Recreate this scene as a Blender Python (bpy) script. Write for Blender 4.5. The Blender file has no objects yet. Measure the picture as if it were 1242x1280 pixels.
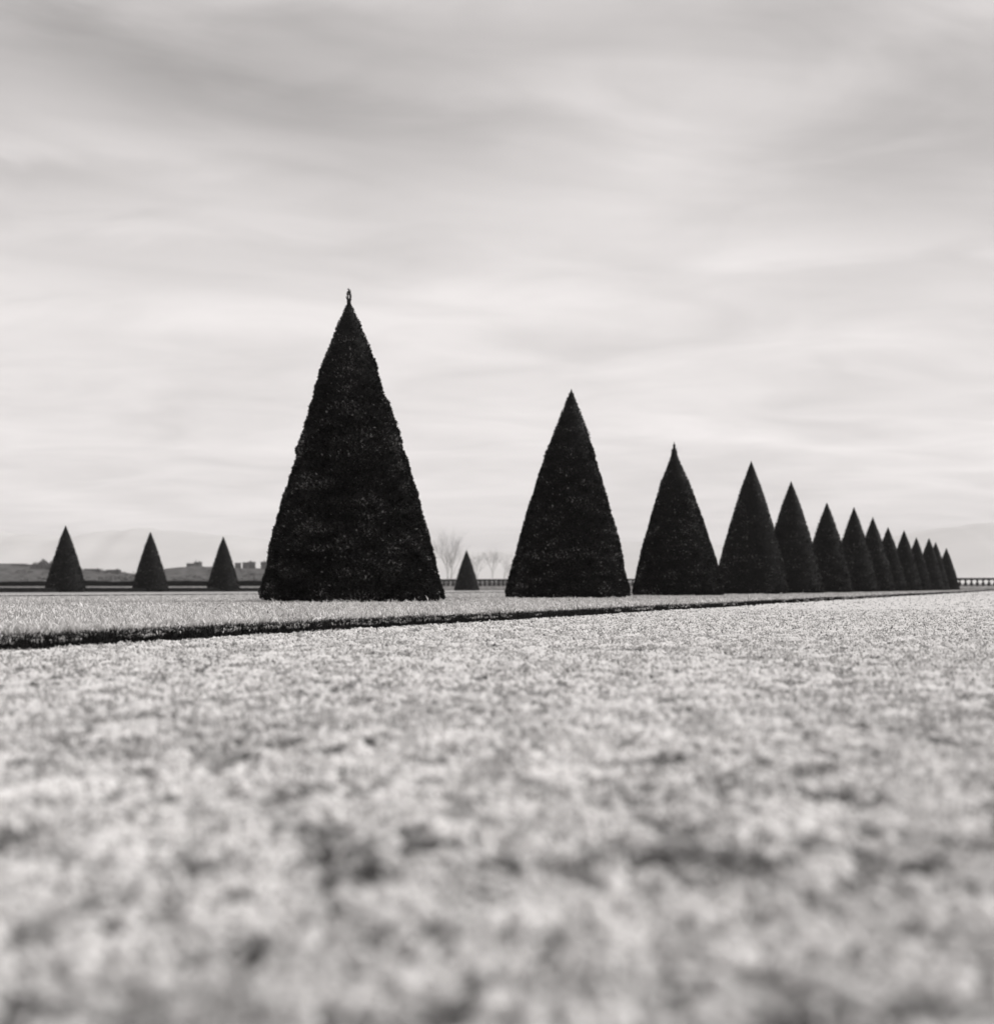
import bpy, math, random
import numpy as np
from math import radians, sin, cos, pi, atan

random.seed(7)
S = bpy.context.scene
C = S.collection

# ------------------------------------------------------------------ camera
F = 1800.0                 # focal length in photograph pixels (1242 wide)
CAM_Z = 0.244              # camera a hand's width above the ground
HOR = 735.2                # photograph row of the horizon
cd = bpy.data.cameras.new('camera'); cam = bpy.data.objects.new('camera', cd); C.objects.link(cam)
cam.location = (0, 0, CAM_Z); cam.rotation_euler = (radians(90), 0, 0)
cd.sensor_fit = 'HORIZONTAL'; cd.sensor_width = 36; cd.lens = 36 * F / 1242
cd.shift_y = (HOR - 640) / 1242
cd.clip_start = 0.05; cd.clip_end = 20000
cd.dof.use_dof = True; cd.dof.focus_distance = 10.0; cd.dof.aperture_fstop = 3.05
S.camera = cam

# ------------------------------------------------------------------ world: thin daylight behind high overcast
SUN_EL, SUN_AZ = radians(34), radians(78)        # azimuth clockwise from the view direction (+Y)
W = bpy.data.worlds.new('World'); S.world = W; W.use_nodes = True
nt = W.node_tree; N = nt.nodes; L = nt.links; N.clear()
def nd(t, **kw):
    n = N.new(t)
    for k, v in kw.items(): setattr(n, k, v)
    return n
def mth(op, a, b=None, c=None, clamp=False):
    n = nd('ShaderNodeMath', operation=op); n.use_clamp = clamp
    for i, v in enumerate((a, b, c)):
        if v is None: continue
        if isinstance(v, (int, float)): n.inputs[i].default_value = v
        else: L.new(v, n.inputs[i])
    return n.outputs[0]
sky = nd('ShaderNodeTexSky', sky_type='NISHITA'); sky.sun_disc = False
sky.sun_elevation = SUN_EL; sky.sun_rotation = SUN_AZ; sky.dust_density = 4; sky.air_density = 1
bw = nd('ShaderNodeRGBToBW'); L.new(sky.outputs[0], bw.inputs[0])
tc = nd('ShaderNodeTexCoord'); sx = nd('ShaderNodeSeparateXYZ'); L.new(tc.outputs['Generated'], sx.inputs[0])
x, y, z = sx.outputs
az = mth('ARCTAN2', x, y)                       # radians right of the view
hz = mth('SQRT', mth('ADD', mth('MULTIPLY', x, x), mth('MULTIPLY', y, y)))
el = mth('ARCTAN2', z, hz)
# cloud deck seen in perspective
zz = mth('ADD', mth('MAXIMUM', z, 0.0), 0.10)
cx = mth('DIVIDE', x, zz); cy = mth('DIVIDE', y, zz)
cmb = nd('ShaderNodeCombineXYZ'); L.new(cx, cmb.inputs[0]); L.new(cy, cmb.inputs[1])
mp = nd('ShaderNodeMapping'); L.new(cmb.outputs[0], mp.inputs[0])
mp.inputs['Rotation'].default_value = (0, 0, radians(-12)); mp.inputs['Scale'].default_value = (0.75, 1.0, 1); mp.inputs['Location'].default_value = (3.1, 1.7, 0)
n1 = nd('ShaderNodeTexNoise'); n1.inputs['Scale'].default_value = 0.9; n1.inputs['Detail'].default_value = 5; n1.inputs['Roughness'].default_value = 0.45; n1.inputs['Distortion'].default_value = 0.6
L.new(mp.outputs[0], n1.inputs['Vector'])
n2 = nd('ShaderNodeTexNoise'); n2.inputs['Scale'].default_value = 2.6; n2.inputs['Detail'].default_value = 5; n2.inputs['Roughness'].default_value = 0.5; n2.inputs['Distortion'].default_value = 0.8
L.new(mp.outputs[0], n2.inputs['Vector'])
# streaks laid along the wind
cmb3 = nd('ShaderNodeCombineXYZ'); L.new(mth('MULTIPLY', az, 2.2), cmb3.inputs[0]); L.new(mth('ADD', mth('MULTIPLY', el, 15.0), mth('MULTIPLY', az, 1.2)), cmb3.inputs[1])
n3 = nd('ShaderNodeTexNoise'); n3.inputs['Scale'].default_value = 1.6; n3.inputs['Detail'].default_value = 4; n3.inputs['Roughness'].default_value = 0.5; n3.inputs['Distortion'].default_value = 0.5
L.new(cmb3.outputs[0], n3.inputs['Vector'])
wob = mth('ADD', mth('MULTIPLY', mth('SUBTRACT', n1.outputs[0], 0.5), 0.07), mth('MULTIPLY', mth('SUBTRACT', n2.outputs[0], 0.5), 0.09))
def bank(a0, e0, wa, we, amp, tilt):
    "one broad bank of darker or brighter cloud: centre, half widths (rad), strength, slope"
    da = mth('SUBTRACT', az, a0)
    de = mth('ADD', mth('SUBTRACT', mth('SUBTRACT', el, e0), mth('MULTIPLY', da, tilt)), wob)
    q = mth('ADD', mth('POWER', mth('ABSOLUTE', mth('DIVIDE', da, wa)), 2.0), mth('POWER', mth('ABSOLUTE', mth('DIVIDE', de, we)), 2.0))
    return mth('MULTIPLY', mth('EXPONENT', mth('MULTIPLY', q, -1.0)), amp)
def ae(px, py): return atan((px - 621) / F), atan((HOR - py) / F * cos(atan((px - 621) / F)))
banks = [((220, 75), .17, .042, -.13, .02), ((480, 180), .15, .028, -.16, .02), ((620, 60), .10, .02, -.06, .05), ((250, 150), .10, .022, -.06, .02), ((1140, 225), .12, .030, -.13, -.03), ((380, 240), .10, .010, -.05, .0), ((1150, 105), .14, .050, -.17, -.04), ((30, 235), .07, .012, -.11, 0),
         ((90, 60), .12, .02, -.06, .1), ((1120, 330), .11, .018, -.09, -.05), ((700, 20), .16, .02, -.05, 0), ((170, 185), .09, .018, .06, -.2), ((600, 290), .18, .02, .01, .1),
         ((130, 310), .10, .012, -.05, -.1), ((820, 130), .07, .05, .04, .3)]
acc = None
for (p, wa, we, amp, tl) in banks:
    a0, e0 = ae(*p); b = bank(a0, e0, wa, we, amp, tl)
    acc = b if acc is None else mth('ADD', acc, b)
hi = mth('MULTIPLY', el, 0.0)
v = mth('ADD', acc, mth('MULTIPLY', mth('SUBTRACT', n1.outputs[0], 0.5), 0.30))
v = mth('ADD', v, mth('MULTIPLY', mth('SUBTRACT', n2.outputs[0], 0.5), 0.34))
v = mth('ADD', v, mth('MULTIPLY', mth('SUBTRACT', n3.outputs[0], 0.5), 0.24))
# deck thins a little towards the horizon
v = mth('ADD', v, mth('MULTIPLY', mth('MINIMUM', mth('MAXIMUM', el, 0.0), 0.5), -0.55))
v = mth('ADD', v, mth('MULTIPLY', mth('EXPONENT', mth('MULTIPLY', mth('MAXIMUM', el, 0.0), -9.0)), 0.09))
v = mth('ADD', v, 0.82)
v = mth('MAXIMUM', v, 0.25)
mix = mth('ADD', mth('MULTIPLY', v, 0.88), mth('MULTIPLY', bw.outputs[0], 0.012))
tint = nd('ShaderNodeCombineColor')
L.new(mth('MULTIPLY', mix, .965), tint.inputs[0]); L.new(mth('MULTIPLY', mix, 0.922), tint.inputs[1]); L.new(mth('MULTIPLY', mix, 0.912), tint.inputs[2])
bg = nd('ShaderNodeBackground'); L.new(tint.outputs[0], bg.inputs[0]); bg.inputs[1].default_value = 1.0
wo = nd('ShaderNodeOutputWorld'); L.new(bg.outputs[0], wo.inputs[0])

# ------------------------------------------------------------------ sun behind cloud
sl = bpy.data.lights.new('sun', 'SUN'); sl.energy = 1.8; sl.angle = radians(12); sl.color = (1, .985, .97)
so = bpy.data.objects.new('sun', sl); C.objects.link(so); so.rotation_euler = (radians(90) - SUN_EL, 0, pi - SUN_AZ)
so.location = (60, 40, 60)
S.view_settings.view_transform = 'Standard'; S.view_settings.look = 'None'; S.view_settings.exposure = 0.3; S.view_settings.gamma = 1
S.render.engine = 'CYCLES'

# ------------------------------------------------------------------ helpers
A = atan((1300 - 621) / F)                         # the avenue runs to the right of the view
U = np.array([sin(A), cos(A)]); NV = np.array([-cos(A), sin(A)])
def sl_xy(s, l): return U * s + NV * l             # along the avenue, left of it
def at(px, Y): return ((px - 621) / F * Y, Y)
UNIT = 9.26

def tag(o, label=None, cat=None, group=None, kind=None):
    if label: o['label'] = label
    if cat: o['category'] = cat
    if group: o['group'] = group
    if kind: o['kind'] = kind
    return o
def empty(name, loc, rz=0):
    o = bpy.data.objects.new(name, None); C.objects.link(o); o.location = loc; o.rotation_euler = (0, 0, rz); o.empty_display_size = .2
    return o
def mesh_np(name, V, faces_list, mat, parent=None, tone=None, smooth=False):
    "V (n,3); faces_list: list of (m,k) index arrays"
    me = bpy.data.meshes.new(name)
    V = np.asarray(V, np.float32)
    me.vertices.add(len(V)); me.vertices.foreach_set('co', V.ravel())
    loops = np.concatenate([f.ravel() for f in faces_list]).astype(np.int32)
    tot = np.concatenate([np.full(len(f), f.shape[1], np.int32) for f in faces_list])
    st = np.concatenate([[0], np.cumsum(tot)[:-1]]).astype(np.int32)
    me.loops.add(len(loops)); me.loops.foreach_set('vertex_index', loops)
    me.polygons.add(len(tot)); me.polygons.foreach_set('loop_start', st); me.polygons.foreach_set('loop_total', tot)
    if smooth: me.polygons.foreach_set('use_smooth', np.ones(len(tot), bool))
    me.update(calc_edges=True)
    if tone is not None:
        at_ = me.attributes.new('tone', 'FLOAT', 'POINT'); at_.data.foreach_set('value', np.asarray(tone, np.float32))
    me.materials.append(mat)
    o = bpy.data.objects.new(name, me); C.objects.link(o)
    if parent: o.parent = parent
    return o
class MB:
    def __init__(s): s.v = []; s.q = []; s.t = []
    def add(s, V, Q=(), T=()):
        b = len(s.v); s.v += [tuple(p) for p in V]
        s.q += [[i + b for i in f] for f in Q]; s.t += [[i + b for i in f] for f in T]
    def box(s, x0, x1, y0, y1, z0, z1):
        s.add([(x0,y0,z0),(x1,y0,z0),(x1,y1,z0),(x0,y1,z0),(x0,y0,z1),(x1,y0,z1),(x1,y1,z1),(x0,y1,z1)],
              [(0,3,2,1),(4,5,6,7),(0,1,5,4),(1,2,6,5),(2,3,7,6),(3,0,4,7)])
    def gable(s, x0, x1, y0, y1, z0, z1, e=.4, hip=0):
        ym = (y0 + y1) / 2
        s.add([(x0-e,y0-e,z0),(x1+e,y0-e,z0),(x1+e,y1+e,z0),(x0-e,y1+e,z0),(x0-e+hip,ym,z1),(x1+e-hip,ym,z1)],
              [(0,1,5,4),(2,3,4,5),(0,3,2,1)], [(0,4,3),(1,2,5)])
    def tube(s, pts, rad, n=6):
        pts = np.array(pts, float); b = len(s.v)
        for i, p in enumerate(pts):
            d = pts[min(i+1, len(pts)-1)] - pts[max(i-1, 0)]; d /= (np.linalg.norm(d) + 1e-9)
            a = np.cross(d, (0, 0, 1.)) if abs(d[2]) < .9 else np.cross(d, (1., 0, 0)); a /= np.linalg.norm(a); c = np.cross(d, a)
            r = rad[i] if hasattr(rad, '__len__') else rad
            for k in range(n): s.v.append(tuple(p + r * (a * cos(2*pi*k/n) + c * sin(2*pi*k/n))))
        for i in range(len(pts) - 1):
            for k in range(n):
                k2 = (k + 1) % n; s.q.append([b+i*n+k, b+i*n+k2, b+(i+1)*n+k2, b+(i+1)*n+k])
    def lathe(s, prof, n=12, c=(0, 0)):
        b = len(s.v)
        for r, z_ in prof:
            for k in range(n): s.v.append((c[0] + r*cos(2*pi*k/n), c[1] + r*sin(2*pi*k/n), z_))
        for i in range(len(prof) - 1):
            for k in range(n):
                k2 = (k+1) % n; s.q.append([b+i*n+k, b+i*n+k2, b+(i+1)*n+k2, b+(i+1)*n+k])
    def build(s, name, mat, parent=None, smooth=False):
        fl = []
        if s.q: fl.append(np.array(s.q))
        if s.t: fl.append(np.array(s.t))
        return mesh_np(name, s.v, fl, mat, parent, smooth=smooth)

def _h(i, j, k, seed):
    n = (i * 374761393 + j * 668265263 + k * 2147483647 + seed * 974634777) & 0xffffffff
    n = ((n ^ (n >> 13)) * 1274126177) & 0xffffffff
    n = ((n ^ (n >> 16)) * 2246822519) & 0xffffffff
    return ((n ^ (n >> 15)) & 0xffff) / 65535.0
def vnoise(P, scale=1.0, seed=0):
    P = np.asarray(P, float) * scale
    if P.shape[1] == 2: P = np.c_[P, np.zeros(len(P))]
    I = np.floor(P).astype(np.int64); f = P - I; f = f*f*(3-2*f)
    r = 0
    for dx in (0, 1):
        for dy in (0, 1):
            for dz in (0, 1):
                w = (f[:,0] if dx else 1-f[:,0]) * (f[:,1] if dy else 1-f[:,1]) * (f[:,2] if dz else 1-f[:,2])
                r = r + w * _h(I[:,0]+dx, I[:,1]+dy, I[:,2]+dz, seed)
    return r
def fbm(P, scale, seed=0, octv=3, gain=.5):
    r = 0; a = 1; t = 0
    for o in range(octv): r = r + a * vnoise(P, scale * 2**o, seed + o*17); t += a; a *= gain
    return r / t

# ------------------------------------------------------------------ materials (black-and-white place: every base colour is a grey)
def g(v, warm=1.0): return (v * (1 + .012*warm), v, v * (1 - .012*warm), 1)
def mat_plain(name, v, rough=.9, spec=.1, noise=None, v2=None, attr=None, bump=None, contrast=(.35, .65), detail=4, extra=None, rootdark=None):
    m = bpy.data.materials.new(name); m.use_nodes = True; t = m.node_tree; n = t.nodes; l = t.links
    b = n['Principled BSDF']; b.inputs['Roughness'].default_value = rough; b.inputs['Specular IOR Level'].default_value = spec
    if attr:
        a = n.new('ShaderNodeAttribute'); a.attribute_name = 'tone'
        r = n.new('ShaderNodeValToRGB'); l.new(a.outputs['Fac'], r.inputs[0])
        els = r.color_ramp.elements
        while len(els) > 1: els.remove(els[-1])
        for i, (p, c) in enumerate(attr):
            e = els[0] if i == 0 else els.new(p)
            e.position = p; e.color = g(c)
        l.new(r.outputs[0], b.inputs['Base Color'])
    elif noise:
        tcn = n.new('ShaderNodeTexCoord'); ns = n.new('ShaderNodeTexNoise'); ns.inputs['Scale'].default_value = noise; ns.inputs['Detail'].default_value = detail
        l.new(tcn.outputs['Object'], ns.inputs['Vector'])
        r = n.new('ShaderNodeValToRGB'); l.new(ns.outputs[0], r.inputs[0])
        r.color_ramp.elements[0].position = contrast[0]; r.color_ramp.elements[1].position = contrast[1]
        r.color_ramp.elements[0].color = g(v); r.color_ramp.elements[1].color = g(v2)
        out = r.outputs[0]
        if extra:
            n2_ = n.new('ShaderNodeTexNoise'); n2_.inputs['Scale'].default_value = extra[0]; n2_.inputs['Detail'].default_value = 3
            l.new(tcn.outputs['Object'], n2_.inputs['Vector'])
            mr = n.new('ShaderNodeMapRange'); mr.inputs[1].default_value = .3; mr.inputs[2].default_value = .7; mr.inputs[3].default_value = extra[1]; mr.inputs[4].default_value = extra[2]
            l.new(n2_.outputs[0], mr.inputs[0])
            mx = n.new('ShaderNodeVectorMath'); mx.operation = 'SCALE'; l.new(out, mx.inputs[0]); l.new(mr.outputs[0], mx.inputs['Scale'])
            out = mx.outputs[0]
        l.new(out, b.inputs['Base Color'])
        if bump:
            bp = n.new('ShaderNodeBump'); bp.inputs['Strength'].default_value = bump[0]; bp.inputs['Distance'].default_value = bump[1]
            l.new(ns.outputs[0], bp.inputs['Height']); l.new(bp.outputs[0], b.inputs['Normal'])
    else:
        b.inputs['Base Color'].default_value = g(v)
    return m
M = dict(
    yew=mat_plain('clipped_yew_foliage', 0, .7, .10, attr=[(0, .015), (.40, .034), (.65, .06), (.88, .15), (1, .30)]),
    core=mat_plain('yew_shade_wood', .012, .95, .0, noise=14, v2=.02),
    bark=mat_plain('bark', .05, .9, .1, noise=20, v2=.09),
    hedge=mat_plain('box_hedge_foliage', .008, .9, .05, noise=6, v2=.02),
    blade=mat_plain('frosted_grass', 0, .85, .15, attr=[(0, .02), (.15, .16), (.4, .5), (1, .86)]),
    darkblade=mat_plain('dark_turf_side', 0, .9, .05, attr=[(0, .014), (.6, .045), (.85, .12), (1, .8)]),
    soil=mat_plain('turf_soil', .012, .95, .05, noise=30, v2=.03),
    lawn=mat_plain('frosted_lawn', .07, .95, .05, noise=40, v2=.45, contrast=(.35, .6), extra=(.35, .85, 1.08)),
    ground=mat_plain('frosted_gravel_ground', .10, .95, .05, noise=70, v2=.62, contrast=(.32, .55), extra=(2.2, .75, 1.1)),
    stones=mat_plain('frosted_gravel', 0, .9, .12, attr=[(0, .03), (.18, .14), (.38, .5), (.7, .74), (1, .88)]),
    rail=mat_plain('backlit_dark_stone', .04, .9, .05, noise=5, v2=.08),  # backlight shade put into the stone colour of rail, piers and balusters
    plinth=mat_plain('frosted_stone', .42, .9, .1, noise=3, v2=.60),
    hill=mat_plain('wooded_hillside', .04, 1, .0, noise=.12, v2=.15, detail=6),
    farhill=mat_plain('haze_pale_far_hillside', .74, 1, .0, noise=.004, v2=.86, detail=5),  # distance haze painted in as a very pale hillside colour
    wood=mat_plain('winter_wood', .012, .95, .0, noise=.3, v2=.06),
    twig=mat_plain('haze_pale_twigs', .36, .95, .0, noise=.5, v2=.5),  # fading by haze put into the twig colour
    wall=mat_plain('hazy_render_wall', .03, .9, .05, noise=.2, v2=.06),
    roof=mat_plain('slate_roof', .03, .7, .1, noise=.4, v2=.05),
    glass=mat_plain('dark_window', .02, .3, .3),
)

# ------------------------------------------------------------------ ground, lawns
rng = np.random.default_rng(11)
def lawn_edge(s):        # near edge of the raised lawn: distance left of the avenue's sight line
    return 3.80 + .035 * np.sin(s * .9 + 1) + .03 * np.sin(s * .31) + .012 * np.sin(s * 7.3 + 2 * np.sin(s * 1.7)) + .009 * np.sin(s * 19 + 3 * np.sin(s * 2.3)) + .006 * np.sin(s * 43)
LAWN_Z = 0.055
SEND = 143.0
# one sheet to the horizon
b = MB(); R_ = 9000; zc = -0.016
b.add([(-R_, -60, zc), (R_, -60, zc), (R_, R_, zc), (-R_, R_, zc)], [(0, 1, 2, 3)])
tag(b.build('ground', M['ground']), kind='structure')

# raised lawn: top sheet plus its cut side
def lawn(name, s0, s1, near, far, zt, step=.25, fall=0):
    ss = np.unique(np.concatenate([np.arange(s0, max(s0, 14), step * .25), np.arange(max(s0, 14), 30, step), np.arange(30, s1 + .01, 2.0)]))
    ls = np.linspace(0, 1, 14) ** 2
    V = []; top = []
    for s in ss:
        n_, f_ = near(s), far(s)
        V.append((*sl_xy(s, n_), -.03)); V.append((*sl_xy(s, n_ + .012), zt * .55 + .01 * sin(s * 7)))
        for t in ls: V.append((*sl_xy(s, n_ + .03 + (f_ - n_) * t), zt - fall * t + (0 if t else -.005)))
        V.append((*sl_xy(s, f_ + .05), -.03))
    k = len(ls) + 3; V = np.array(V)
    i = np.arange(len(ss) - 1)[:, None] * k; j = np.arange(k - 1)[None, :]
    q = np.stack([i + j, i + j + k, i + j + k + 1, i + j + 1], -1).reshape(-1, 4)
    e = np.arange(k - 1); q2 = np.stack([e, e + 1, np.full(k-1, k-1), np.zeros(k-1, int)], -1)
    o = mesh_np(name, V, [q, np.array([[(len(ss)-1)*k + a for a in range(k)]])], M['lawn'])
    o.data.materials.append(M['soil'])
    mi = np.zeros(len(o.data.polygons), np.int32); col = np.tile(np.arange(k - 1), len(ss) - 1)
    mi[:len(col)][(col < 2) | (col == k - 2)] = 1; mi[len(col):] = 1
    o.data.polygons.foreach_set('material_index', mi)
    return tag(o, kind='structure')
def near_edge(s):
    e = float(lawn_edge(s))
    if s > 124: e -= .35 * min(1, (s - 124) / 10)
    return e
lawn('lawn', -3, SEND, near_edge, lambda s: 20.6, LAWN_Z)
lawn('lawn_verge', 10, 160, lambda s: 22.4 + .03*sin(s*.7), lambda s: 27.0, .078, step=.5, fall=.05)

def lawn_top(l):
    return np.where(l > 22, .078 - .05 * np.clip((l - 22.4) / 4.6, 0, 1), LAWN_Z)
def blades(name, P, h, w, lean, tone, mat, z0, hang=0.0, kind='stuff', label=None):
    n = len(P); a = rng.uniform(0, 2*pi, n); d = np.c_[np.cos(a), np.sin(a)]
    t = rng.uniform(0, 2*pi, n); e = np.c_[np.cos(t), np.sin(t)] * w[:, None] / 2
    z = np.full(n, z0) if np.isscalar(z0) else z0
    L1 = d * (h * lean * .35)[:, None]; L2 = d * (h * lean)[:, None]
    hh = h * np.sqrt(np.clip(1 - (lean * .8) ** 2, .12, 1))
    V = np.empty((n, 5, 3), np.float32)
    V[:,0,:2] = P - e*.4; V[:,1,:2] = P + e*.4; V[:,0,2] = V[:,1,2] = z - .004
    V[:,2,:2] = P + L1 + e; V[:,3,:2] = P + L1 - e; V[:,2,2] = V[:,3,2] = z + hh*.6
    V[:,4,:2] = P + L2; V[:,4,2] = z + hh * (1 - hang)
    b = np.arange(n)[:, None] * 5
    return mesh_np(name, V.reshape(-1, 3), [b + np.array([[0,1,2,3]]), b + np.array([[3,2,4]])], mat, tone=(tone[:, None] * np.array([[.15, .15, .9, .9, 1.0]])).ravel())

def wedge(n, y0, y1, margin=1.15, side=.45):
    "random ground points seen from the spot, a good step wider than the frame"
    Y = np.sqrt(rng.uniform(y0**2, y1**2, n)); X = rng.uniform(-1, 1, n) * (Y * .345 * margin + side)
    return np.c_[X, Y]
def sl_of(P): return P @ U, P @ NV
def clumps(P):
    return .5 * fbm(P, 9, 3, 2) + .5 * fbm(P, 26, 8, 2)
Pn = []; Hn = []; Wn = []; On = []; Ln = []
for (y0, y1, dens, per, hh, ww, tr_) in ((4, 8, 1300, 10, .036, .0078, .011), (8, 13, 850, 8, .036, .0098, .013), (13, 22, 380, 7, .036, .014, .018), (22, 42, 130, 5, .030, .020, .03), (42, 90, 34, 4, .028, .045, .05), (90, 150, 10, 3, .026, .09, .08)):
    area = (y1**2 - y0**2) * .345 * 1.15 + .9 * (y1 - y0)
    P = wedge(int(area * dens), y0, y1)
    s, l = sl_of(P); ne = lawn_edge(s) - np.where(s > 124, .35 * np.minimum(1, (s-124)/10), 0)
    keep = (l > ne - .004) & (s < SEND) & ((l < 20.6) | ((l > 22.4) & (l < 27)))
    c = clumps(P); edge_ = np.clip(1 - (l - ne) / .9, 0, 1) * (l < 20); keep &= c > rng.uniform(.36, .50, len(P)) + .05 * edge_
    P = P[keep]; c = c[keep]; n = len(P)
    sz = rng.lognormal(0, .30, n) * (.55 + .9 * fbm(P, 7, 88, 2)) * (1 + .5 * edge_[keep]); tt_ = np.clip(rng.normal(.84, .17, n) + (c - .5) * 1.6, .1, 1)
    P = np.repeat(P, per, 0) + rng.normal(0, tr_, (n * per, 2)) * np.repeat(sz, per)[:, None]; n2_ = len(P)
    Pn.append(P); Hn.append(hh * rng.uniform(.45, 1.15, n2_) * np.repeat(sz, per)); Wn.append(ww * rng.uniform(.6, 1.35, n2_))
    On.append(np.clip(np.repeat(tt_, per) + rng.normal(0, .16, n2_), 0, 1))
P = np.vstack(Pn); Hh = np.concatenate(Hn); Wd = np.concatenate(Wn); T = np.concatenate(On)
s, l = sl_of(P); ok = l > lawn_edge(s) - .012 - .35 * (s > 124)
P, Hh, Wd, T, l = P[ok], Hh[ok], Wd[ok], T[ok], l[ok]
Hh = Hh * np.where(l > 22, .45, .70)
for px_, yy_ in ((436, 18.5), (714, 27.3), (842, 34.9), (939, 44.3), (989, 51.4)):        # longer grass the mower misses round the feet of the cones
    cx0, cy0 = (px_ - 621) / F * yy_, yy_; dd = np.hypot(P[:, 0] - cx0, P[:, 1] - cy0)
    Hh = Hh * (1 + 1.3 * np.exp(-((dd - 1.25) / .14) ** 2) * rng.random(len(P)))
print('grass blades', len(P))
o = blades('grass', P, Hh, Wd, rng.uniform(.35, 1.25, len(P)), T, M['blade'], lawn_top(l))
tag(o, 'short pale frosted grass covering the raised lawn', 'grass', kind='stuff')
# tufts that lean and hang over the cut edge
st = np.concatenate([rng.uniform(1, 9, 620), rng.uniform(9, 18, 420), rng.uniform(18, 40, 420)])
st = st[fbm(np.c_[st, st * 0], 2.3, 55, 3) > rng.uniform(.38, .56, len(st))]
dr = rng.uniform(0, .030, len(st)); per = 11; q = np.repeat(st, per); bg_ = np.clip(q / 9, 1, 3)
Pt = U[None] * q[:, None] + NV[None] * (lawn_edge(q) + .006 - np.repeat(dr, per) * .45)[:, None] + rng.normal(0, .009, (len(q), 2)) * bg_[:, None] ** .5
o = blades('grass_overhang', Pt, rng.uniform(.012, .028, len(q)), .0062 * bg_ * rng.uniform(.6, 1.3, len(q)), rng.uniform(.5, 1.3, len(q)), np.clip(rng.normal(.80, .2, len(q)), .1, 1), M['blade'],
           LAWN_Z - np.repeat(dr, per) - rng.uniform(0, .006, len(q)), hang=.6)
tag(o, 'pale frosted tufts leaning over the dark cut edge of the raised lawn', 'grass', kind='stuff')
# the cut side of the lawn: dark roots and blades hanging from it
sd = []
for (s0, s1, per) in ((1, 9, 2600), (9, 16, 1500), (16, 30, 700), (30, 70, 220), (70, 143, 80)):
    sd.append(rng.uniform(s0, s1, int((s1 - s0) * per)))
s = np.concatenate(sd); n = len(s)
ne = lawn_edge(s) - np.where(s > 124, .35 * np.minimum(1, (s-124)/10), 0)
Pe = U[None] * s[:, None] + NV[None] * (ne - rng.uniform(0, .016, n))[:, None]
big = np.clip(s / 12, 1, 7)
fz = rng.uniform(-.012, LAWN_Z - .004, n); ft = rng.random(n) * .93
frosty = (fz > .030) & (rng.random(n) < .20 * (fbm(np.c_[s, s*0], 5, 19, 2) > .45) + .05); ft[frosty] = rng.uniform(.93, 1, frosty.sum())  # some blades high on the cut side are pale with frost
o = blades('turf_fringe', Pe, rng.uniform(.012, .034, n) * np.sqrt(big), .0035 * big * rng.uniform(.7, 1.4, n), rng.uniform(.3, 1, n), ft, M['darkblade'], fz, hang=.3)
tag(o, 'dark matted roots and blades along the cut side of the raised lawn', 'turf edge', kind='stuff')

# frosted gravel of the path in front
PH = (1 + 5 ** .5) / 2
ICO = np.array([(-1,PH,0),(1,PH,0),(-1,-PH,0),(1,-PH,0),(0,-1,PH),(0,1,PH),(0,-1,-PH),(0,1,-PH),(PH,0,-1),(PH,0,1),(-PH,0,-1),(-PH,0,1)]) / math.hypot(1, PH)
ICF = np.array([(0,11,5),(0,5,1),(0,1,7),(0,7,10),(0,10,11),(1,5,9),(5,11,4),(11,10,2),(10,7,6),(7,1,8),(3,9,4),(3,4,2),(3,2,6),(3,6,8),(3,8,9),(4,9,5),(2,4,11),(6,2,10),(8,6,7),(9,8,1)])
OCT = np.array([(1,0,0),(0,1,0),(-1,0,0),(0,-1,0),(0,0,1),(.0,.0,-1)]); OCF = np.array([(0,1,4),(1,2,4),(2,3,4),(3,0,4)])
SV = []; SF = []; ST = []; base = 0
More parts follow.
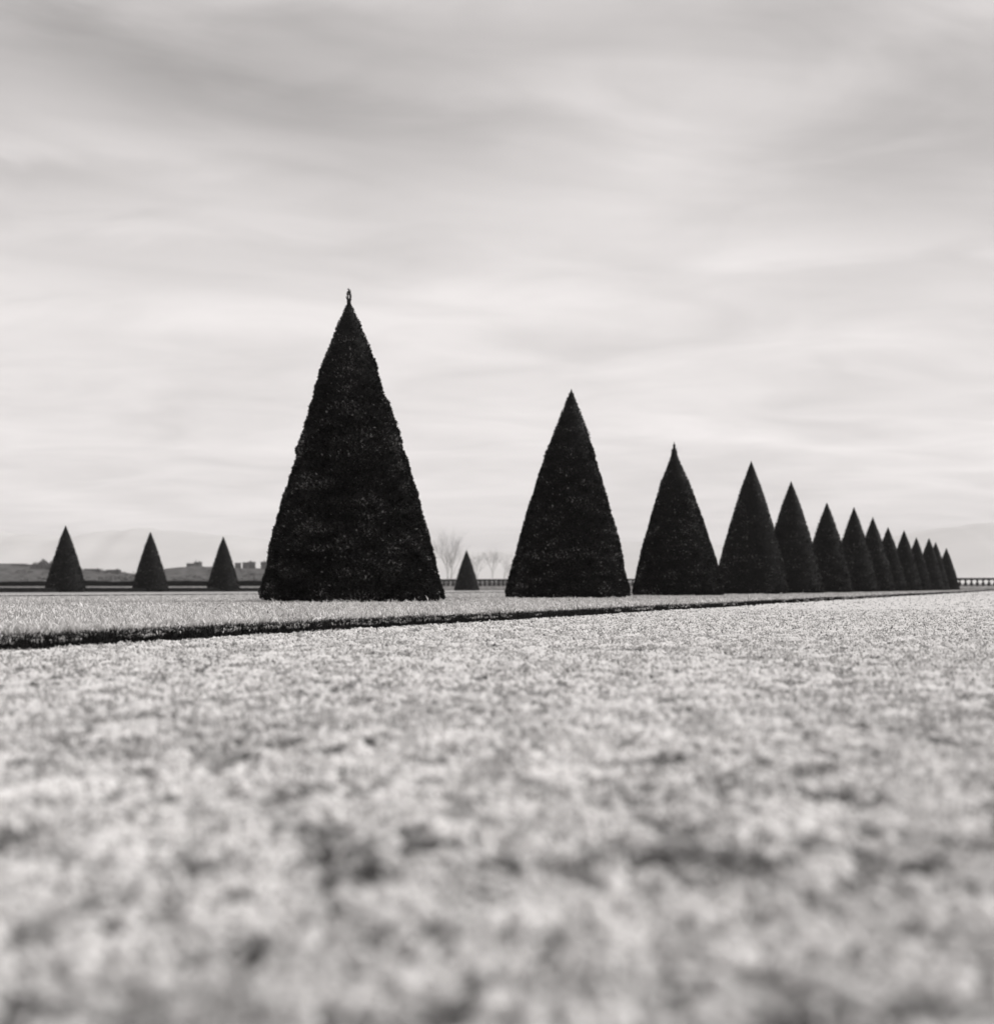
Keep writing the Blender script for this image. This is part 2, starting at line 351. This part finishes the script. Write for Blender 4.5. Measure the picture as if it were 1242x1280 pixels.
for (y0, y1, dens, r0, shp) in ((.45, 2.5, 15000, .0046, 0), (2.5, 6, 11000, .0052, 1), (6, 11, 6000, .0066, 1), (11, 20, 2400, .009, 1), (20, 45, 420, .013, 1), (45, 130, 40, .018, 1)):
    side = 2.2
    area = (y1**2 - y0**2) * .345 * 1.15 + 2 * side * (y1 - y0)
    P = wedge(int(area * dens), y0 - (.9 if y0 < 1 else 0), y1, side=side); s, l = sl_of(P)
    out_ = (np.abs(P[:, 0]) > P[:, 1] * .345 * 1.15 + .35) | (P[:, 1] < .4)      # beyond the picture's edge: coarser crumbs, fewer of them
    k = (l < lawn_edge(s) - .01) & ~(out_ & (rng.random(len(P)) > .42)); P = P[k]; out_ = out_[k]
    Q = P * np.array([1, .45])
    c = .45 * fbm(Q, 16, 41, 2) + .35 * fbm(Q, 45, 43, 2) + .2 * fbm(P, 3.2, 47, 2)
    k = c > rng.uniform(.30, .50, len(P)); P = P[k]; out_ = out_[k]; Q = Q[k]; c = c[k]; n = len(P)
    K, KF = (ICO, ICF) if shp == 0 else (OCT, OCF)
    m = len(K); r = r0 * np.minimum(rng.lognormal(0, .38, n), 1.9) * np.where(out_, 1.5, 1); a = rng.uniform(0, 2*pi, n)
    v = K[None] * (r[:, None] * rng.uniform(.75, 1.25, (n, m)))[..., None]
    v[..., 0] *= rng.uniform(.9, 1.5, n)[:, None]; v[..., 2] *= rng.uniform(.6, 1.1, n)[:, None]
    x_ = v[..., 0] * np.cos(a)[:, None] - v[..., 1] * np.sin(a)[:, None]; y_ = v[..., 0] * np.sin(a)[:, None] + v[..., 1] * np.cos(a)[:, None]
    lift = .014 * np.clip(fbm(P * np.array([1, .6]), 17, 61, 2) - .38, 0, 1) + .012 * np.clip(fbm(P, 38, 63, 2) - .4, 0, 1)
    V = np.stack([x_ + P[:, :1], y_ + P[:, 1:], v[..., 2] + (r * .25 + lift - .012)[:, None]], -1).reshape(-1, 3)
    F_ = (np.arange(n)[:, None, None] * m + KF[None]).reshape(-1, 3)
    SV.append(V); SF.append(F_ + base); base += len(V)
    c2 = fbm(Q, 11, 141, 2); c3 = fbm(Q, 30, 149, 2)
    tn = np.clip(.90 - .27 * np.exp(-(P[:, 1] - .5) / 1.3) + (c - .52) * .9 + (c2 - .5) * .65 + (c3 - .5) * .8 + rng.normal(0, .14, n), 0, 1)  # tone falls off towards the camera, a vignette painted into the stones
    pit = (fbm(Q, 24, 171, 2) < .30) | (rng.random(n) < .02); tn[pit] *= .32
    ST.append(np.repeat(tn, m))
o = mesh_np('gravel', np.vstack(SV), [np.vstack(SF)], M['stones'], tone=np.concatenate(ST), smooth=True)
tag(o, 'pale frosted gravel crumbs with dark hollows covering the open foreground', 'gravel', kind='stuff')
print('gravel verts', base)
FP = []; FH = []; FW = []
for (y0, y1, dens, hh, ww) in ((.45, 3, 7000, .014, .0042), (3, 8, 4200, .016, .0055), (8, 16, 1300, .020, .009)):
    area = (y1**2 - y0**2) * .345 * 1.15 + .9 * (y1 - y0)
    P = wedge(int(area * dens), y0, y1); s, l = sl_of(P); P = P[l < lawn_edge(s) - .012]
    P = P[fbm(P, 14, 91, 2) > rng.uniform(.38, .58, len(P))]; n = len(P)
    FP.append(P); FH.append(hh * rng.uniform(.5, 1.3, n)); FW.append(ww * rng.uniform(.6, 1.4, n))
P = np.vstack(FP); n = len(P)
o = blades('frost_flakes', P, np.concatenate(FH), np.concatenate(FW), rng.uniform(.6, 1.3, n), np.clip(rng.normal(.66, .22, n), 0, 1), M['blade'], -.006 + .014 * np.clip(fbm(P * np.array([1, .6]), 17, 61, 2) - .38, 0, 1))
tag(o, 'tiny frosted grass tips poking up between the pale gravel crumbs', 'grass', kind='stuff')

# ------------------------------------------------------------------ clipped yew cones
PT = np.array([0, .02, .053, .095, .222, .306, .474, .558, .643, .727, .811, .895, .965, .985, 1.0])
PR = np.array([.0, .007, .020, .036, .083, .109, .160, .184, .209, .232, .253, .272, .291, .290, .272])
def yew_cone(px, Y, h, z0, label, group, nl, leaf, rough=1.0, fat=1.0, seed=0, tip=None, lean=0.0, ledge=None):
    X, _ = at(px, Y)
    root = empty('yew_cone', (X, Y, z0)); tag(root, label, 'topiary tree', group)
    near = Y < 45
    H0 = h; H = h * (tip[3] if tip else 1)
    def surf(t, th, sd=seed):
        "t 0 at tip .. 1 at foot"
        r = np.interp(t, PT, PR) * H * fat
        P = np.c_[np.cos(th) * r, np.sin(th) * r, (1 - t) * H]
        d = (fbm(P, .9, sd + 5, 2) - .5) * .04 + (fbm(P, 3.6, sd + 9, 3) - .5) * .055 + (fbm(P * np.array([1, 1, 2.2]), 9, sd + 2, 2) - .5) * .042
        d = d * rough * np.clip(.25 + t * 2.5, .3, 1)
        if ledge: d = d + ledge[2] * np.exp(-((t - ledge[0]) / .035) ** 2) * (t < ledge[0] + .012) * np.exp(-((th - ledge[1]) / .6) ** 2)
        r = np.maximum(r + d, .004)
        P = np.c_[np.cos(th) * r, np.sin(th) * r, (1 - t) * H]
        P[:, 0] += lean * (1 - t) * H
        return P
    nt_, nr = (70, 96) if near else (40, 40)
    tt = np.linspace(0.004, 1, nt_); th = np.linspace(0, 2*pi, nr, endpoint=False)
    TT, TH = np.meshgrid(tt, th, indexing='ij'); V = surf(TT.ravel(), TH.ravel()); V_t = TT.ravel()
    rr_ = np.hypot(V[:, 0] - lean * V[:, 2], V[:, 1]) + 1e-6; V[:, 0] -= lean * V[:, 2]; V[:, :2] *= (np.maximum(rr_ - (.030 if near else .02) * np.clip(V_t * 2.2, .12, 1), .003) / rr_)[:, None]; V[:, 0] += lean * V[:, 2]
    i = np.arange(nt_ - 1)[:, None] * nr; j = np.arange(nr)[None]; j2 = (j + 1) % nr
    q = np.stack([i + j, i + nr + j, i + nr + j2, i + j2], -1).reshape(-1, 4)
    nv = len(V)
    # leaf sprigs on the surface
    r_ = np.random.default_rng(seed + 100)
    t = np.sqrt(r_.uniform(.0006, 1, nl)); a = r_.uniform(0, 2*pi, nl); P = surf(t, a)
    out = np.c_[np.cos(a), np.sin(a), np.full(nl, .28)]
    ln = leaf * r_.uniform(.6, 1.35, nl) * np.clip(.45 + t * 1.3, .5, 1)
    d = out * r_.uniform(.2, 1.0, nl)[:, None] + r_.normal(0, .55, (nl, 3)) + np.array([0, 0, .25]); d /= np.linalg.norm(d, axis=1)[:, None]
    sd = np.cross(d, r_.normal(0, 1, (nl, 3))); sd /= np.linalg.norm(sd, axis=1)[:, None]
    wdt = ln * r_.uniform(.16, .34, nl)
    P = P - out * .012 * np.clip(t * 3, .2, 1)[:, None]
    LV = np.stack([P, P + d*(ln*.45)[:, None] + sd*wdt[:, None], P + d*ln[:, None], P + d*(ln*.45)[:, None] - sd*wdt[:, None]], 1).reshape(-1, 3)
    LV[:, 2] = np.maximum(LV[:, 2], .004)
    LF = nv + np.arange(nl)[:, None] * 4 + np.array([[0, 1, 2, 3]])
    cl = fbm(P * np.array([1, 1, 2.6]), 3.4, seed + 31, 3)
    tone = np.clip(r_.beta(2, 3.2, nl) * .8 + (cl - .5) * 1.0, 0, 1)
    hot = r_.random(nl) < .06 * np.clip((cl - .50) * 12, .14, 2.6); tone[hot] = r_.uniform(.86, 1, hot.sum())
    if not near: tone = np.minimum(tone, .9)
    o = mesh_np('crown', np.vstack([V, LV]), [q, LF], M['yew'], root, tone=np.concatenate([np.zeros(nv), np.repeat(tone, 4)]))
    tr = MB(); tr.tube([(0, 0, 0), (0, 0, H * .35), (lean*H*.8, 0, H * .8)], [.09, .07, .02], 8); tr.build('trunk', M['bark'], root)
    if tip:
        sh = MB(); rr = random.Random(seed)
        for k in range(tip[0]):
            aa = 2*pi*k/tip[0] + rr.uniform(-.3, .3) if tip[0] < 12 else rr.uniform(0, 2*pi)
            off = tip[2] * (1 if tip[0] < 12 else (.04 if k < 2 else rr.uniform(.05, 1))); hz_ = H * (.975 if tip[0] < 12 else 1 - off * 3.2 / H - .02)
            top = (H0 - hz_) * (rr.uniform(.85, 1) if tip[0] < 12 else (1 if k == 0 else rr.uniform(.45, .98)) * (1 - .5 * off / tip[2]))
            p0 = np.array((lean*H + cos(aa)*off*.55, sin(aa)*off*.55, hz_)); p1 = np.array((lean*H + cos(aa)*off, sin(aa)*off, hz_ + top*.55)); p2 = np.array((lean*H + cos(aa)*off*(.25 if tip[0] < 12 else 1), sin(aa)*off*.25, hz_ + top))
            sh.tube([p0, p1, p2], [.007, .006, .002], 4)
            for m_ in range(int(42 * top / .25) + 4):
                f = rr.uniform(.0, 1.0); q_ = (p0*(1-2*f) + p1*2*f) if f < .5 else (p1*(2-2*f) + p2*(2*f-1))
                b_ = rr.uniform(0, 2*pi); e = np.array((cos(b_), sin(b_), 1.3)) * .022 * rr.uniform(.7, 1.2); w_ = np.array((-sin(b_), cos(b_), 0)) * .006
                sh.add([q_, q_ + e*.5 + w_, q_ + e, q_ + e*.5 - w_], [(0, 1, 2, 3)])
        so_ = sh.build('leading_shoots', M['yew'], root)
        a_ = so_.data.attributes.new('tone', 'FLOAT', 'POINT'); rt = np.random.default_rng(seed)
        a_.data.foreach_set('value', rt.uniform(.3, .9 if tip[0] > 20 else .7, len(so_.data.vertices)).astype(np.float32))
    return root

row = [(436, 362, 752.5), (714, 485, 747.5), (842, 553, 746), (939, 575, 743), (989, 600.5, 741), (1033, 627.5, 740.3), (1067, 633, 739.5), (1091, 645.5, 739), (1110, 658, 738.7),
       (1130, 662, 738.4), (1145, 671, 738), (1161, 672, 737.8), (1169, 677, 737.7), (1182.5, 684.5, 737.5)]
lab = ['nearest and tallest dark yew cone, a small split tuft of shoots on its tip',
       'second tallest dark yew cone, standing just right of the tallest one, rounded at its foot',
       'third cone of the receding row, its ragged tip bristling with unclipped shoots',
       'smoothly clipped yew cone directly right of the one with the ragged tip',
       'fifth yew cone of the receding row, second to the right of the ragged-tipped one',
       'sixth yew cone of the receding row, almost as tall as the seventh behind it',
       'seventh yew cone of the receding row, hardly shorter than the cone before it',
       'eighth yew cone of the receding row, overlapped by the seventh on its left',
       'ninth yew cone of the receding row, sixth before its far end',
       'tenth yew cone of the receding row, fifth before its far end',
       'eleventh yew cone of the receding row, fourth before its far end',
       'third last yew cone at the far end of the receding row',
       'second last yew cone of the receding row, mostly hidden so only a slim tip shows',
       'last and smallest yew cone of the receding row, right beside the stone balustrade']
G1 = 'tall clipped yew cones receding along the lawn'
for i, (px, yt, yb) in enumerate(row):
    Y = 1728 / (1300 - px) * UNIT
    ztop = CAM_Z + (HOR - yt) / F * Y
    h = ztop - LAWN_Z
    nl, lf = [(105000, .042), (60000, .044), (36000, .046), (24000, .045), (16000, .05)][i] if i < 5 else (9000, .07)
    rough = [1.15, 1.15, .8, .4, .35][i] if i < 5 else .35
    tip = {0: (6, .0, .026, .974), 2: (54, 0, .075, .962)}.get(i)
    fat = [1.01, 1.0, 1.06, .96, .98, .98][i] if i < 6 else random.uniform(.96, 1.03)
    sh_ = {0: 3.5, 1: -4.5, 2: 6.0}.get(i, 0); ln_ = -sh_ / F * Y / h if sh_ else random.uniform(-.006, .006)      # each leans its own way
    yew_cone(px + sh_, Y, h, LAWN_Z, lab[i], G1, nl, lf, rough, fat, seed=i*13+1, tip=tip, lean=ln_, ledge={0: (.50, 3.3, .028), 1: (.22, 0.0, .03), 2: (.42, .1, .035)}.get(i))
G2 = 'small far yew cones of the second row'
row2 = [(82, 656, 9.20, 'leftmost and largest of the three small far cones along the low hedge'),
        (188, 664, 10.1, 'middle one of the three small far cones along the low hedge'),
        (279, 670, 11.0, 'small far cone nearest to the left foot of the tallest cone'),
        (583, 687, 15.5, 'tiny far cone standing alone in the gap between the two tallest cones')]
for k, D in enumerate((11.95, 12.85, 13.75, 14.6)):
    row2.append((1300 - 11230 / D, HOR - 780 / D + 3.2, D, 'small far cone of the second row standing out of sight behind the tallest cone'))
for i, (px, yt, D, lb) in enumerate(row2):
    Y = D * UNIT; h = CAM_Z + (HOR - yt) / F * Y
    yew_cone(px, Y, h, 0, lb, G2, 7000, .075, .3, 1.0 if i != 3 else 1.04, seed=300 + i*7)

# low hedge along the second row
s2 = lambda px, D: (np.array(at(px, D * UNIT)) @ U, np.array(at(px, D * UNIT)) @ NV)
sa, la = s2(82, 9.2); sb, lb_ = s2(279, 11.0)
def hedge(name, s0, s1, l0, w, h, label):
    n = int((s1 - s0) / .12); ss = np.linspace(s0, s1, n); prof = [(-w/2, 0), (-w/2, h*.5), (-w/2+.02, h*.95), (0, h), (w/2-.02, h*.95), (w/2, h*.5), (w/2, 0)]
    V = []
    for s_ in ss:
        for (a, z_) in prof: V.append((*sl_xy(s_, l0 + a), z_))
    V = np.array(V); nz = (fbm(V, 6, 77, 3) - .5) * .05; V[:, 0] += nz; V[:, 2] += nz * (V[:, 2] > .01)
    k = len(prof); i = np.arange(n - 1)[:, None] * k; j = np.arange(k - 1)[None]
    q = np.stack([i + j, i + k + j, i + k + j + 1, i + j + 1], -1).reshape(-1, 4)
    ends = np.array([list(range(k)), [(n-1)*k + a for a in range(k)][::-1]])
    o = mesh_np(name, V, [q, ends], M['hedge']); return tag(o, label, 'hedge')
hedge('low_hedge', sa - 22, sb + 16, (la + lb_) / 2, .7, .265, 'low dark clipped hedge running between the three small cones at the left')


# ------------------------------------------------------------------ stone balustrade closing the terrace
PB = 166.0
bal = empty('stone_balustrade', (*sl_xy(PB, 0), 0), -A)       # local x: to the right of the avenue, y: away
tag(bal, 'long stone balustrade with bulbous balusters closing the far end of the terrace', 'balustrade')
XL, XR = -78.0, 26.0
def bal_px(xl):     # photograph column of a local x
    p = sl_xy(PB, -xl); return 621 + F * p[0] / p[1]
b = MB(); b.box(XL, XR, -.24, .24, 1.14, 1.30); b.box(XL, XR, -.29, .29, 1.30, 1.36); b.build('rail', M['rail'], bal)
b = MB(); b.box(XL, XR, -.26, .26, -.02, .40); b.box(XL, XR, -.22, .22, .40, .47); b.build('plinth', M['plinth'], bal)
prof = [(.15, .47), (.15, .53), (.09, .55), (.16, .63), (.185, .72), (.16, .80), (.09, .90), (.065, .98), (.075, 1.04), (.13, 1.07), (.15, 1.10), (.15, 1.14)]
proto = None; rest = MB(); cnt = 0
pitch = .608; piers = [XL + .5, XL + 48.4]
piers = [p for p in piers if not (1185 < bal_px(p) < 1260)]
for p in piers:
    b = MB(); b.box(p - .42, p + .42, -.36, .36, .0, 1.37); b.box(p - .48, p + .48, -.42, .42, 1.37, 1.47); b.build('pier', M['rail'], bal)
k = 0; xx = XL + .4
while xx < XR - .3:
    if all(abs(xx - p) > .6 for p in piers):
        c = bal_px(xx)
        if (c > 1192 and c < 1262) or 544 < c < 571 or 596 < c < 634:
            if cnt < 100:
                if proto is None:
                    m = MB(); m.lathe(prof, 12); proto = m.build('baluster', M['rail'], bal, smooth=True); o = proto
                else:
                    o = proto.copy(); C.objects.link(o); o.parent = bal
                o.location = (xx, 0, 0); cnt += 1
            else: rest.lathe(prof, 8, (xx, 0))
        else: rest.lathe(prof, 8, (xx, 0))
    xx += pitch
o = rest.build('baluster_run', M['rail'], bal, smooth=True); o['kind'] = 'stuff'
print('balusters', cnt)


def wall_seg():
    w = empty('terrace_wall', (*sl_xy(PB, 0), 0), -A); tag(w, 'low pale stone wall running left from the balustrade behind the three small cones', 'wall')
    b = MB(); b.box(-230, XL - .1, -.25, .25, -.02, .39); b.build('wall_face', M['plinth'], w)
    b = MB(); b.box(-230, XL - .1, -.31, .31, .393, .49); b.build('coping', M['plinth'], w)
wall_seg()
def hedge_across(x0, x1, sdist, h, label):
    n = int((x1 - x0) / .35); xs = np.linspace(x0, x1, n); prof_ = [(-.5, 0), (-.5, .5), (-.45, .9), (0, 1), (.45, .9), (.5, .5), (.5, 0)]
    V = []
    for x_ in xs:
        top_ = h * (1 + .10 * (fbm(np.array([[x_, 3.]]), .5, 5, 2)[0] - .5) * 2)
        for (a_, z_) in prof_: V.append((*sl_xy(sdist + a_ * 1.2, -x_), z_ * top_))
    V = np.array(V); nz = (fbm(V, 2, 71, 3) - .5) * .25; V[:, 1] += nz; V[:, 2] += nz * (V[:, 2] > .1) * .5
    k = 7; i = np.arange(n - 1)[:, None] * k; j = np.arange(k - 1)[None]
    q = np.stack([i + j, i + k + j, i + k + j + 1, i + j + 1], -1).reshape(-1, 4)
    tag(mesh_np('far_hedge', V, [q, np.array([list(range(k)), [(n-1)*k + a for a in range(k)][::-1]])], M['hedge']), label, 'hedge')
hedge_across(-151, XL - 1, PB + 1.6, 1.22, 'long dark hedge behind the low wall, between the largest small cone and the tallest cone')
hedge_across(-230, -152, PB + 1.6, .78, 'lower dark hedge behind the low wall at the left edge of the picture')

# ------------------------------------------------------------------ bare winter trees beyond the balustrade
def bare_tree(px, Y, h, spread, label, stems=1, seed=0, group='bare winter trees beyond the balustrade'):
    X, _ = at(px, Y); root = empty('bare_tree', (X, Y, 0)); tag(root, label, 'tree', group)
    rr = random.Random(seed); tk = MB(); cr = MB()
    def grow(p, d, ln, r, lv):
        pts = [p]; q = p.copy()
        for _ in range(3):
            d = d + np.array([rr.uniform(-.10, .10), rr.uniform(-.10, .10), rr.uniform(-.02, .06)]); d /= np.linalg.norm(d); q = q + d * ln / 3; pts.append(q.copy())
        (cr if lv > 0 else tk).tube(pts, [r, r*.85, r*.7, r*.5], 3 if lv > 1 else 5)
        if lv < 5:
            for k in range((5, 5, 4, 4, 3)[lv]):
                f = rr.uniform(.3, 1); b_ = pts[0]*(1-f) + pts[3]*f
                nd_ = d + np.array([rr.uniform(-1, 1) * spread, rr.uniform(-1, 1) * spread, rr.uniform(-.1, .4)]); nd_ /= np.linalg.norm(nd_)
                grow(b_ if k else pts[3], nd_, ln * rr.uniform(.55, .75), r * .52, lv + 1)
    for s_ in range(stems):
        d = np.array([(s_ - (stems-1)/2) * .28, 0, 1.]); d /= np.linalg.norm(d)
        grow(np.array([(s_ - (stems-1)/2) * .5, 0, 0.]), d, h * .46, h * .0085, 0)
    tk.build('trunk', M['twig'], root); cr.build('crown', M['twig'], root)
bare_tree(561, 560, 21, .75, 'tall bare tree with two slanting stems, left of the tiny cone between the two tallest', 2, 5)
bare_tree(597, 600, 15.5, 1.0, 'broad low bare tree just right of the tiny cone between the two tallest', 1, 12)
bare_tree(616, 600, 16.5, .6, 'slim upright bare tree, midway between the tiny cone and the second tallest cone', 1, 21)
bare_tree(630, 640, 16, .8, 'bare tree partly hidden by the left side of the second tallest cone', 1, 33)

# ------------------------------------------------------------------ hills
def hill(name, prof, Y, depth, mat, rough, seed, z_off=0):
    "ridge profile given as (column, row) of the skyline; a real ridge of that depth"
    xs = np.array([p[0] for p in prof], float); ys = np.array([p[1] for p in prof], float)
    n = 260; cx_ = np.linspace(xs[0], xs[-1], n); ht = (HOR - np.interp(cx_, xs, ys)) / F * Y + CAM_Z
    X = (cx_ - 621) / F * Y; ht = ht + (vnoise(np.c_[X, X*0], 1/ (Y*.006), seed) - .5) * rough
    r = np.linspace(-1, 1, 17); V = []
    for t in r:
        f = cos(t * pi / 2) ** 1.2; yy = Y + t * depth
        jit = (fbm(np.c_[X, np.full(n, yy)], 4 / depth, seed + 3, 3) - .5) * rough * 2 * f * (abs(t) > .05)
        V.append(np.c_[X, np.full(n, yy), np.maximum(ht * f + jit, -2 if abs(t) > .9 else 0) - (3 if abs(t) > .99 else 0)])
    V = np.vstack(V); i = np.arange(len(r) - 1)[:, None] * n; j = np.arange(n - 1)[None]
    q = np.stack([i + j, i + j + 1, i + n + j + 1, i + n + j], -1).reshape(-1, 4)
    return tag(mesh_np(name, V, [q], mat, smooth=True), kind='structure')
HY = 1500.0
hill('hill', [(-500, 712), (-120, 706), (0, 706), (40, 706), (70, 710), (105, 713), (140, 713.5), (155, 716), (172, 718.5), (200, 717), (222, 711), (236, 709), (290, 709.5), (330, 711),
              (420, 716), (520, 724), (580, 727), (700, 728), (900, 729), (1150, 731), (1400, 731)], HY, 260, M['hill'], 1.8, 5)
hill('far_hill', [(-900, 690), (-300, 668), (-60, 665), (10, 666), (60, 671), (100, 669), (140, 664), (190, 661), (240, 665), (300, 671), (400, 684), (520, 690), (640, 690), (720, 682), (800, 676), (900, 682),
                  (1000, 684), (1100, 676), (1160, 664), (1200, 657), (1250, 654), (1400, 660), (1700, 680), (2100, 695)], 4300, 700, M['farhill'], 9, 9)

# trees on the near hill
def round_tree(px, py_top, Y, wpx, label, seed, group='round trees on the hillside skyline'):
    X, _ = at(px, Y); top = CAM_Z + (HOR - py_top) / F * Y; w = wpx / F * Y; hh = min(top, w * 1.5); zb = top - hh
    root = empty('hill_tree', (X, Y, zb)); tag(root, label, 'tree', group)
    tr = MB(); tr.tube([(0, 0, -3), (0, 0, hh * .5)], [w*.05, w*.03], 6); tr.build('trunk', M['wood'], root)
    r_ = np.random.default_rng(seed); n = 2600
    p = r_.normal(0, 1, (n, 3)); p /= np.linalg.norm(p, axis=1)[:, None]; p *= (r_.uniform(.3, 1, n) ** .5)[:, None]
    p *= (1 + (fbm(p, 2.2, seed, 2) - .5) * .7)[:, None]
    p = p * np.array([w/2, w/2, hh*.42]) + np.array([0, 0, hh*.56])
    d = r_.normal(0, 1, (n, 3)) * w * .035; e = r_.normal(0, 1, (n, 3)) * w * .035
    V = np.stack([p - d, p + e, p + d], 1).reshape(-1, 3)
    mesh_np('crown', V, [np.arange(3*n).reshape(-1, 3)], M['wood'], root)
TY = HY - 60
for a in [(45, 702.5, 15, 'leftmost round tree on the hill skyline, left of the largest small cone'), (55, 699.5, 19, 'tallest round hill tree, touching the left side of the largest small cone'),
          (67, 701, 17, 'round tree on the hill peeping out behind the largest small cone on its left side'),
          (122, 711.5, 7, 'small bush-like tree on the hill right of the largest small cone'), (146, 711.5, 6, 'tiny hill tree midway between the two leftmost small cones'),
          (238, 709.5, 12, 'tree below the flat-topped hill building near the right small cone'),
          (300, 712, 12, 'tree at the foot of the broad twin hill blocks')]:
    round_tree(a[0], a[1], TY, a[2], a[3], int(a[0]))

# woods over the near hillside, too many and too far to count
HP = [(-500, 712), (-120, 706), (0, 706), (40, 706), (70, 710), (105, 713), (140, 713.5), (155, 716), (172, 718.5), (200, 717), (222, 711), (236, 709), (290, 709.5), (330, 711), (420, 716), (520, 724), (580, 727), (700, 728), (900, 729)]
def woodland():
    r_ = np.random.default_rng(5); n = 1500; px = r_.uniform(-260, 860, n); t = -r_.uniform(.02, .95, n) ** .7
    ht = (HOR - np.interp(px, [p[0] for p in HP], [p[1] for p in HP])) / F * HY; X = (px - 621) / F * HY; Yy = HY + t * 260
    zt = ht * np.cos(t * pi / 2) ** 1.2; keep = (fbm(np.c_[X, Yy], .02, 3, 3) > .45); X, Yy, zt = X[keep], Yy[keep], zt[keep]; n = len(X)
    sz = r_.uniform(1.2, 3.2, n); m = 90
    p = r_.normal(0, 1, (n, m, 3)); p /= np.linalg.norm(p, axis=2)[..., None]; p *= (r_.uniform(.4, 1, (n, m, 1)) ** .5) * sz[:, None, None]
    p = p * np.array([1, 1, .8]) + np.stack([X, Yy, zt + sz * .3], -1)[:, None]
    p = p.reshape(-1, 3); d = r_.normal(0, .28, p.shape); e = r_.normal(0, .28, p.shape)
    V = np.stack([p - d, p + e, p + d], 1).reshape(-1, 3)
    tag(mesh_np('woodland', V, [np.arange(len(V)).reshape(-1, 3)], M['wood']), 'scattered winter woods covering the near hillside beyond the terrace', 'woodland', kind='stuff')
woodland()
# buildings on the hill, far and hazy
def building(px0, px1, py_top, Y, label, name='apartment_block', floors=4, base_py=714, roof=None, mast=None):
    x0 = (px0 - 621) / F * Y; x1 = (px1 - 621) / F * Y; zt = CAM_Z + (HOR - py_top) / F * Y; zb = CAM_Z + (HOR - base_py) / F * Y
    w = x1 - x0; root = empty(name, ((x0 + x1) / 2, Y, zb)); tag(root, label, 'building', 'far buildings on the hill')
    h = zt - zb; d = max(8, w * .5); rh = h * .18 if roof else .5
    b = MB(); b.box(-w/2, w/2, -d/2, d/2, -6, h - rh); b.build('wall', M['wall'], root)
    b = MB()
    if roof: b.gable(-w/2, w/2, -d/2, d/2, h - rh + .003, h, .5, hip=w*.12 if roof == 'hip' else 0)
    else: b.box(-w/2 - .3, w/2 + .3, -d/2 - .3, d/2 + .3, h - rh + .003, h)
    r_o = b.build('roof', M['roof'], root)
    if mast:
        for (fx, mh, mr) in mast:
            b = MB(); b.box(fx*w - mr, fx*w + mr, -mr, mr, h - .1, h + mh); b.build('chimney', M['roof'], r_o)
    nw = max(2, min(9, int(w / 2.6))); fl = max(1, int((h - rh) / 3.0)); proto_w = None
    for f in range(fl):
        for i in range(nw):
            if proto_w is None:
                b = MB(); b.box(-.55, .55, -.04, .04, 0, 1.5); proto_w = b.build('window', M['glass'], root); o = proto_w
            else: o = proto_w.copy(); C.objects.link(o); o.parent = root
            o.location = ((i + .5) / nw * w - w/2, -d/2 - .03, .9 + f * 3.0)
BY = HY - 30
building(-36, 39, 704.5, BY, 'long low roofed building on the hill at the left edge of the picture', 'long_building', roof='hip', base_py=716, mast=[(-.1, 1.2, .6)])
building(106, 124, 711, BY, 'low house on the hill just right of the largest small cone', 'house', roof='gable', base_py=720, mast=[(.4, .8, .5)])
building(134, 150, 712, BY, 'low house on the hill midway between the two leftmost small cones', 'house', roof='gable', base_py=720, mast=[(.3, 1.2, .4)])
building(234, 244, 704.2, BY, 'lower flat-roofed wing at the left of the block with roof masts', base_py=712, mast=[(.35, .8, .4)])
building(243.5, 251.5, 702.6, BY + 12, 'taller block with roof masts, left of the small cone nearest the tallest', base_py=714, mast=[(-.3, 2.4, .25), (.1, 1.3, .3), (.35, .9, .4)])
building(294.5, 300.5, 703.6, BY, 'small detached block on the hill close right of the small cone nearest the tallest', base_py=712)
building(304, 310.5, 703, BY, 'left half of the broad twin blocks on the hill by the tallest cone', base_py=716)
building(310.9, 318.5, 702.4, BY + 9, 'right half of the broad twin blocks on the hill by the tallest cone', base_py=716, mast=[(-.2, 1.2, .7)])
building(326.5, 336, 702.4, BY, 'block on the hill half hidden behind the left foot of the tallest cone', base_py=714, mast=[(-.1, 1.6, .5)])

# ------------------------------------------------------------------ haze
hb = MB(); hb.box(-4600, 4600, -40, 5300, -5.0, 205)
m = bpy.data.materials.new('thin_haze'); m.use_nodes = True; t = m.node_tree; t.nodes.clear()
pv = t.nodes.new('ShaderNodeVolumePrincipled'); pv.inputs['Color'].default_value = (.995, .985, .98, 1); pv.inputs['Density'].default_value = .00012; pv.inputs['Anisotropy'].default_value = .0
ou = t.nodes.new('ShaderNodeOutputMaterial'); t.links.new(pv.outputs[0], ou.inputs['Volume'])
tag(hb.build('haze', m), 'thin pale mist fading the hills and buildings beyond the terrace', 'haze', kind='stuff')
